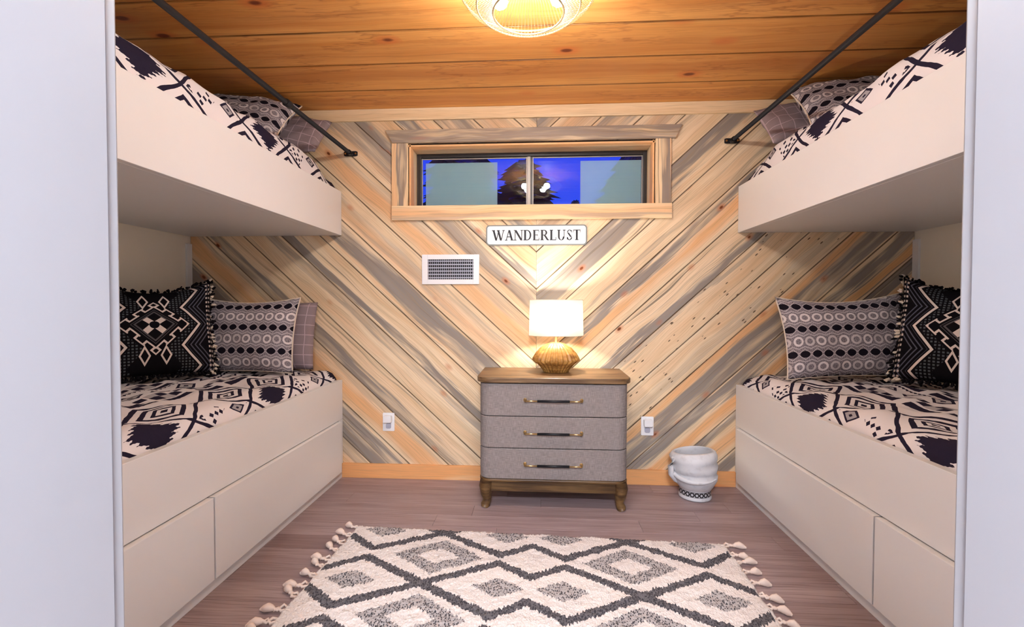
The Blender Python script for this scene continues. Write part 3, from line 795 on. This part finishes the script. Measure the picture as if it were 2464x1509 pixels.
for k in range(4):
    a = [.35, 2.75, 3.9, 5.4][k]; ax = Vector((math.cos(a), math.sin(a), 0))
    obj('bulb_arm', tube(bmesh.new(), [(0, 0, -.085), tuple(ax*.055+Vector((0, 0, -.095)))], .006, 8), M_brass, pl, True)
    obj('bulb_socket', tube(bmesh.new(), [tuple(ax*.05+Vector((0, 0, -.094))), tuple(ax*.085+Vector((0, 0, -.103)))], .014, 12), M_brass, pl, True)
    bb = bmesh.new(); bmesh.ops.create_icosphere(bb, subdivisions=2, radius=.030); bmesh.ops.translate(bb, verts=bb.verts, vec=ax*.117+Vector((0, 0, -.112)))
    obj('bulb', bb, M_bulb, pl, True)

# ------------------------------------------------------------------ dresser
DX = .0765; dr = thing('dresser', 'gray linen three drawer dresser with brown wood top and feet', 'dresser', (DX, -.22, 0))
def rplan(x0, x1, y0, y1, r, n=8, rb=.004):
    pts = []
    for (cx, cy, a0, rr) in ((x1-r, y0+r, -PI/2, r), (x1-rb, y1-rb, 0, rb), (x0+rb, y1-rb, PI/2, rb), (x0+r, y0+r, PI, r)):
        for k in range(n+1):
            a = a0+PI/2*k/n; pts.append((cx+rr*math.cos(a), cy+rr*math.sin(a)))
    return pts
obj('top', prism(bmesh.new(), rplan(-.428, .428, -.215, .2, .075), 'z', .709, .738), M_dwood, dr, bevel=.007)
obj('carcass', prism(bmesh.new(), rplan(-.400, .400, -.17, .195, .05), 'z', .175, .708), M_dwood, dr)
for (z0, z1) in ((.524, .703), (.346, .520), (.172, .342)):
    d = obj('drawer', prism(bmesh.new(), rplan(-.411, .411, -.202, .12, .065), 'z', z0, z1), M_linen, dr, bevel=.004)
    zc = (z0+z1)/2+.002
    for s in (-1, 1):
        hb = bmesh.new()
        tube(hb, [(s*.155, -.2025, zc), (s*.155, -.225, zc), (s*.15, -.229, zc-.002)], [.010, .006, .006], 10)
        tube(hb, [(s*.157, -.228, zc-.002), (s*.085, -.228, zc-.002)], .0042, 8)
        obj('handle_arm', hb, M_brass, d, True)
    g = obj('handle_grip', tube(bmesh.new(), [(-.088, -.228, zc-.002), (.088, -.228, zc-.002)], .0072, 12), M_black, d, True); g['label'] = 'dark wrapped grip'
obj('base_moulding', prism(bmesh.new(), rplan(-.413, .413, -.206, .197, .065), 'z', .156, .171), M_dwood2, dr, bevel=.004)
obj('apron', prism(bmesh.new(), rplan(-.375, .375, -.185, .19, .03), 'z', .095, .156), M_dwood2, dr, bevel=.003)
for sx in (-1, 1):
    for sy in (-1, 1):
        bx_, by_ = sx*.372, (-.165 if sy < 0 else .155)
        ox, oy = sx*.7, sy*.7
        path = [(0, 0, .160), (.008, .008, .125), (.003, .003, .08), (-.004, -.004, .045), (.010, .010, .018), (.016, .016, .004)]
        obj('leg', tube(bmesh.new(), [(bx_+ox*p[0], by_+oy*p[1], p[2]-.004) for p in path], [.036, .038, .032, .022, .027, .020], 12), M_dwood2, dr, True)

# ------------------------------------------------------------------ table lamp
LX, LY = .0985, -.175
lp = thing('table_lamp', 'glowing table lamp with ribbed gold base and oval linen shade on the dresser', 'lamp', (LX, LY, .738))
def ribs(p, a, r, z):
    f = 1+.045*math.cos(a*28); return Vector((p.x*f, p.y*f, p.z))
obj('base', lathe(bmesh.new(), [(.072, 0), (.078, .012), (.105, .045), (.138, .072), (.134, .084), (.118, .112), (.092, .142), (.058, .165), (.028, .176)], 168, ribs), M_lampw, lp, True)
obj('neck', tube(bmesh.new(), [(0, 0, .17), (0, 0, .255)], .009, 12), M_brass, lp, True)
sh = bmesh.new()
def oval(rx, ry, n=48, e=2.6):
    return [(rx*math.copysign(abs(math.cos(t))**(2/e), math.cos(t)), ry*math.copysign(abs(math.sin(t))**(2/e), math.sin(t))) for t in [2*PI*k/n for k in range(n)]]
rings = []
for (k, z) in ((1.0, .219), (.985, .325), (.97, .431)):
    rings.append([sh.verts.new((x, y, z)) for x, y in oval(.163*k, .105*k)])
for i in range(2):
    for k in range(48): sh.faces.new([rings[i][k], rings[i][(k+1) % 48], rings[i+1][(k+1) % 48], rings[i+1][k]])
so = obj('shade', sh, M_shade, lp, True)
for k, z in ((1.0, .219), (.97, .431)):
    o = oval(.163*k, .105*k); obj('shade_trim', tube(bmesh.new(), [(x, y, z) for x, y in o+[o[0]]], .0022, 6, False), M_cream, lp, True)
sp = bmesh.new()
for a in (0, 2*PI/3, 4*PI/3): tube(sp, [(0, 0, .40), (.15*math.cos(a), .097*math.sin(a), .425)], .0015, 5)
obj('shade_spider', sp, M_brass, lp)
bb = bmesh.new(); bmesh.ops.create_icosphere(bb, subdivisions=2, radius=.028); bmesh.ops.translate(bb, verts=bb.verts, vec=(0, 0, .325)); obj('bulb', bb, M_lbulb, lp, True)
obj('bulb_socket', tube(bmesh.new(), [(0, 0, .255), (0, 0, .295)], .014, 12), M_brass, lp, True)

# ------------------------------------------------------------------ sign
sg = thing('wall_sign', 'white sign reading WANDERLUST on the planks under the window', 'sign', (-.0235, -.0055, 1.5835))
def rr2(w, h, r, n=6):
    pts = []
    for cx, cy, a0 in ((w/2-r, -h/2+r, -PI/2), (w/2-r, h/2-r, 0), (-w/2+r, h/2-r, PI/2), (-w/2+r, -h/2+r, PI)):
        for k in range(n+1): a = a0+PI/2*k/n; pts.append((cx+r*math.cos(a), cy+r*math.sin(a)))
    return pts
obj('sign_edge', prism(bmesh.new(), rr2(.642, .130, .022), 'y', -.006, 0), M_signe, sg, bevel=.001)
obj('sign_face', prism(bmesh.new(), rr2(.626, .114, .017), 'y', -.0085, -.0061), M_signw, sg, bevel=.001)
def letters(text):
    T, t, sf = .21, .085, .075; polys = []; x = 0
    def st(p, q, w): polys.append([(p[0]-w/2, p[1]), (p[0]+w/2, p[1]), (q[0]+w/2, q[1]), (q[0]-w/2, q[1])])
    def bar(x0, x1, y0, y1): polys.append([(x0, y0), (x1, y0), (x1, y1), (x0, y1)])
    def serif(cx, y, w=.17): bar(cx-w, cx+w, y, y+sf) if y < .5 else bar(cx-w, cx+w, y-sf, y)
    def arc(cx, cy, ro, rh, ri, rih, a0, a1, n=12, off=0):
        for k in range(n):
            a, b = a0+(a1-a0)*k/n, a0+(a1-a0)*(k+1)/n
            f = lambda r, h, q, o=0: (cx+o+r*math.cos(q), cy+h*math.sin(q))
            polys.append([f(ro, rh, a), f(ro, rh, b), f(ri, rih, b, off), f(ri, rih, a, off)])
    for ch in text:
        n0 = len(polys)
        if ch == 'W':
            st((.10, 1), (.40, 0), T); st((.66, 1), (.42, 0), t); st((.60, 1), (.90, 0), T); st((1.18, 1), (.93, 0), t)
            serif(.10, 1); serif(.62, 1, .16); serif(1.18, 1, .13); adv = 1.34
        elif ch == 'A':
            st((.12, 0), (.42, 1), t); st((.75, 0), (.44, 1), T); bar(.22, .62, .30, .30+t); serif(.12, 0, .14); serif(.76, 0, .17); adv = .96
        elif ch == 'N':
            st((.12, 0), (.12, 1), t); st((.82, 0), (.82, 1), t); st((.80, 0), (.14, 1), T+.03); serif(.12, 0, .14); serif(.10, 1, .13); serif(.82, 1, .14); adv = 1.0
        elif ch == 'D':
            st((.18, 0), (.18, 1), T); serif(.16, 0, .16); serif(.16, 1, .16); bar(.2, .42, 0, t); bar(.2, .42, 1-t, 1); arc(.40, .5, .44, .5, .26, .5-t, -PI/2, PI/2); adv = .98
        elif ch == 'E':
            st((.18, 0), (.18, 1), T); bar(.02, .70, 0, sf); bar(.02, .68, 1-sf, 1); bar(.2, .52, .47, .47+sf)
            bar(.65, .71, 0, .27); bar(.63, .68, .75, 1); bar(.48, .53, .36, .62); adv = .82
        elif ch == 'R':
            st((.18, 0), (.18, 1), T); serif(.18, 0, .18); bar(.02, .42, 1-sf, 1); bar(.2, .42, .46, .46+sf); arc(.40, .73, .32, .27, .14, .27-sf, -PI/2, PI/2); st((.80, 0), (.46, .48), T); bar(.72, .92, 0, sf); adv = .98
        elif ch == 'L':
            st((.18, 0), (.18, 1), T); serif(.18, 1, .18); bar(.02, .68, 0, sf); bar(.63, .69, 0, .30); adv = .80
        elif ch == 'U':
            bar(.08, .26, .34, 1); bar(.70, .77, .34, 1); arc(.425, .35, .345, .36, .165, .30, PI, 2*PI, 14, 0.0); bar(.59, .70, .33, .36) if 0 else None
            arc(.46, .35, .31, .36, .24, .29, 1.5*PI, 2*PI, 8); serif(.17, 1, .17); serif(.735, 1, .14); adv = .96
        elif ch == 'S':
            arc(.33, .74, .25, .27, .14, .20, PI*.12, PI*1.0, 12); arc(.33, .27, .28, .28, .14, .20, -PI, 0, 12)
            st((.50, .30), (.17, .72), .20); bar(.52, .57, .70, .97); bar(.05, .10, .03, .30); adv = .70
        elif ch == 'T':
            st((.40, 0), (.40, 1), T); serif(.40, 0, .18); bar(.02, .78, 1-sf, 1); bar(.02, .07, .74, 1); bar(.73, .78, .74, 1); adv = .82
        for P in polys[n0:]:
            for i, p in enumerate(P): P[i] = (p[0]+x, p[1])
        x += adv
    return polys, x-.04
polys, tw = letters('WANDERLUST'); sc = .558/tw; hh = .066
lb = bmesh.new()
for i, P in enumerate(polys):
    pp = [(p[0]*sc-.558/2, p[1]*hh-hh/2-.001) for p in P]
    A = [lb.verts.new((p[0], -.0090-.00001*(i % 7), p[1])) for p in pp]
    try: lb.faces.new(A)
    except Exception: pass
obj('lettering', lb, M_ink, sg)
# ------------------------------------------------------------------ vent register
vr = thing('vent_register', 'white metal air vent set in the planks left of the sign', 'vent', (-.575, -.004, 1.3665))
fv = bmesh.new()
w2, h2, iw, ih = .186, .096, .148, .064
for r in ((-w2, -iw, -h2, h2), (iw, w2, -h2, h2), (-iw, iw, -h2, -ih), (-iw, iw, ih, h2)): box(fv, r[0], r[1], -.010, 0, r[2], r[3])
obj('vent_frame', fv, M_plastic, vr, bevel=.002)
obj('vent_cavity', B(-iw, iw, -.001, 0, -ih, ih), M_black, vr)
for i in range(6):
    z = -ih+.011+i*.0212; sl = obj('vent_louver', B(-iw, iw, -.0062, -.0052, -.0032, .0032), M_plasticg, vr); sl.location = (0, 0, z); sl.rotation_euler = (0, 0, 0)
vb = bmesh.new()
for i in range(23): x = -iw+.006+i*(2*iw-.012)/22; box(vb, x-.0013, x+.0013, -.0050, -.0042, -ih, ih)
q = obj('vent_fin', vb, M_plasticg, vr); q['kind'] = 'stuff'

# ------------------------------------------------------------------ outlets with plug-ins
def outlet(x, z, label):
    t = thing('wall_outlet', label, 'outlet', (x, -.004, z))
    obj('cover_plate', prism(bmesh.new(), rr2(.078, .120, .006), 'y', -.005, 0), M_plastic, t, bevel=.001)
    bm = bmesh.new(); prism(bm, rr2(.052, .044, .008), 'y', -.040, -.0055); bmesh.ops.translate(bm, verts=bm.verts, vec=(0, 0, .024)); a = obj('night_light', bm, M_plastic, t, bevel=.003)
    bm = bmesh.new(); prism(bm, rr2(.034, .034, .010), 'y', -.008, -.0055); bmesh.ops.translate(bm, verts=bm.verts, vec=(0, 0, -.026)); obj('socket', bm, M_plasticg, t)
outlet(-.986, .370, 'white wall outlet with small night light left of the dresser')
outlet(.683, .373, 'white wall outlet with small night light right of the dresser')
cb = thing('power_adapter', 'small white plug peeking out behind the right side of the dresser', 'plug', (.531, -.0045, .36))
obj('adapter_body', B(-.02, .02, -.03, -.001, -.035, .035), M_plastic, cb, bevel=.005)
obj('cord', tube(bmesh.new(), [(0, -.02, -.03), (-.004, -.022, -.12), (-.02, -.022, -.22)], .003, 8), M_plastic, cb, True)

# ------------------------------------------------------------------ white basket on the floor
bk = thing('waste_basket', 'small white slouched waste basket with dark patterned foot beside the right bunk', 'basket', (.926, -.175, 0))
def slouch(p, a, r, z):
    k = max(0, (z-.06)/.24); q = p.copy()
    q.x += -.012*k; q.z += k*(.014*math.sin(a*1.0+2.2)) ; rad = 1+k*(.06*math.sin(a*2+z*30)+.035*math.sin(a*3-z*55))
    q.x *= rad; q.y *= rad; return q
obj('basket_body', lathe(bmesh.new(), [(.080, .0), (.092, .004), (.094, .012), (.090, .022), (.088, .060), (.094, .064), (.108, .085), (.126, .115), (.130, .14), (.118, .152), (.126, .162), (.134, .19), (.126, .212), (.132, .222), (.130, .25), (.116, .272), (.104, .278), (.100, .272), (.108, .24), (.108, .10), (.06, .03)], 60, slouch), M_cer, bk, True)
fold = bmesh.new(); n = 26
tube(fold, [(.132*math.cos(a), .128*math.sin(a), .150+.035*math.sin(a+.3)+.012) for a in [2.2+ (5.4-2.2)*k/n for k in range(n+1)]], [.004+.010*math.sin(PI*k/n) for k in range(n+1)], 8)
obj('folded_rim', fold, M_cer, bk, True)
lpb = bmesh.new()
tube(lpb, [(-.105, -.03, .255), (-.135, -.035, .235), (-.152, -.035, .19), (-.148, -.03, .145), (-.12, -.02, .105), (-.10, -.01, .09)], [.012, .016, .017, .017, .014, .01], 10)
obj('side_handle', lpb, M_cer, bk, True)

# ------------------------------------------------------------------ rug
rg = thing('area_rug', 'shaggy cream rug with charcoal diamond pattern and corner tassels on the floor', 'rug', (-.037, -1.158, 0), (0, 0, -.035))
rb = bmesh.new(); rn = random.Random(6); nx, ny = 300, 200; x0, x1, y0, y1 = -.902, .902, -.80, .445
import mathutils
gr = []
for j in range(ny+1):
    r_ = []
    for i in range(nx+1):
        u, v = i/nx, j/ny
        x = x0+(x1-x0)*u; y = y0+(y1-y0)*v
        ex = (0.012*mathutils.noise.noise((x*9, 1, 0))+.006*mathutils.noise.noise((x*60, 3, 0)))
        ey = (0.012*mathutils.noise.noise((1, y*9, 5))+.006*mathutils.noise.noise((3, y*60, 5)))
        y += ex*(1 if v > .5 else -1)*abs(2*v-1)**6; x += ey*abs(2*u-1)**6
        d = min((i, nx-i, j, ny-j))
        z = .018+rn.uniform(-.003, .003)+.004*mathutils.noise.noise((x*25, y*25, 0)) if d > 1 else (.010 if d == 1 else .001)
        r_.append(rb.verts.new((x, y, z)))
    gr.append(r_)
for j in range(ny):
    for i in range(nx): f = rb.faces.new([gr[j][i], gr[j][i+1], gr[j+1][i+1], gr[j+1][i]]); f.smooth = True
obj('rug_pile', rb, M_rug, rg)
tms = []
for k in range(4):
    tb = bmesh.new(); rr = random.Random(k+20)
    for st_ in range(2):
        s = (st_-.5)
        pts = [(0, s*.012, .012), (.018, s*.03+rr.uniform(-.008, .008), .016), (.034, s*-.012+rr.uniform(-.006, .006), .014), (.05, s*.01, .013)]
        tube(tb, pts, [.005, .0055, .005, .006], 7)
    e = rr.uniform(-.02, .02)
    tube(tb, [(.046, 0, .013), (.058, e*.3, .017), (.072, e*.6, .019), (.088, e, .013), (.104, e*1.5, .008)], [.006, .012, .016, .013, .005], 9)
    me = bpy.data.meshes.new('tassel'); tb.to_mesh(me); tb.free(); me.materials.append(M_tassel)
    for p in me.polygons: p.use_smooth = True
    tms.append(me)
rr = random.Random(77)
for s in (-1, 1):
    y = .425
    while y > -.80:
        o = bpy.data.objects.new('tassel', tms[rr.randrange(4)]); link(o, rg)
        o.location = (s*.888, y, 0); o.rotation_euler = (0, 0, (PI if s < 0 else 0)+rr.uniform(-.5, .5)*1.0)
        k = rr.uniform(.75, 1.0); o.scale = (k, k, 1)
        y -= rr.uniform(.06, .078)

# ------------------------------------------------------------------ outside the window
struct('ground_outside', B(-20, 20, .3, 30, -.4, -.3), M_ground, 'dark ground outside the window')
def conifer(x, y, h, r, label, seed, rounded=False):
    rn = random.Random(seed)
    t = thing('evergreen_tree', label, 'tree', (x, y, -.3), group=None)
    obj('trunk', tube(bmesh.new(), [(0, 0, 0), (0, 0, h*.95)], [.14, .02], 8), M_bark, t, True)
    bm = bmesh.new(); n = int(h*9)
    for i in range(n):
        f = i/n; z = .6+(h-.6)*f; rad = r*((1-f)**.75 if not rounded else math.sqrt(max(.02, 1-f**3)))
        for k in range(14):
            a = rn.uniform(0, 2*PI); L = rad*rn.uniform(.7, 1.1); w = .12+L*.16
            d = Vector((math.cos(a), math.sin(a), 0)); sd = Vector((-d.y, d.x, 0))
            p0 = Vector((0, 0, z+.12)); tip = d*L+Vector((0, 0, z-.10+rn.uniform(-.1, .12))); m_ = (p0+tip)/2+Vector((0, 0, .08))
            v = [bm.verts.new(q) for q in (p0, m_+sd*w, tip, m_-sd*w, m_+Vector((0, 0, -.16)))]
            for q in ((0, 1, 4), (1, 2, 4), (2, 3, 4), (3, 0, 4), (0, 3, 1), (1, 3, 2)): bm.faces.new([v[w_] for w_ in q])
    o = obj('foliage', bm, M_leaf, t); o['kind'] = 'stuff'
conifer(2.15, 8.0, 4.95, 1.15, 'tall round evergreen in the right window pane', 1, True)
conifer(.95, 9.6, 4.2, .55, 'slim evergreen beside the round one in the right window pane', 2)
conifer(-1.75, 7.4, 5.6, 1.15, 'broad dark evergreen in the left window pane', 3, True)
conifer(-.55, 12.8, 6.3, 1.7, 'distant evergreen behind the window mullion', 4, True)
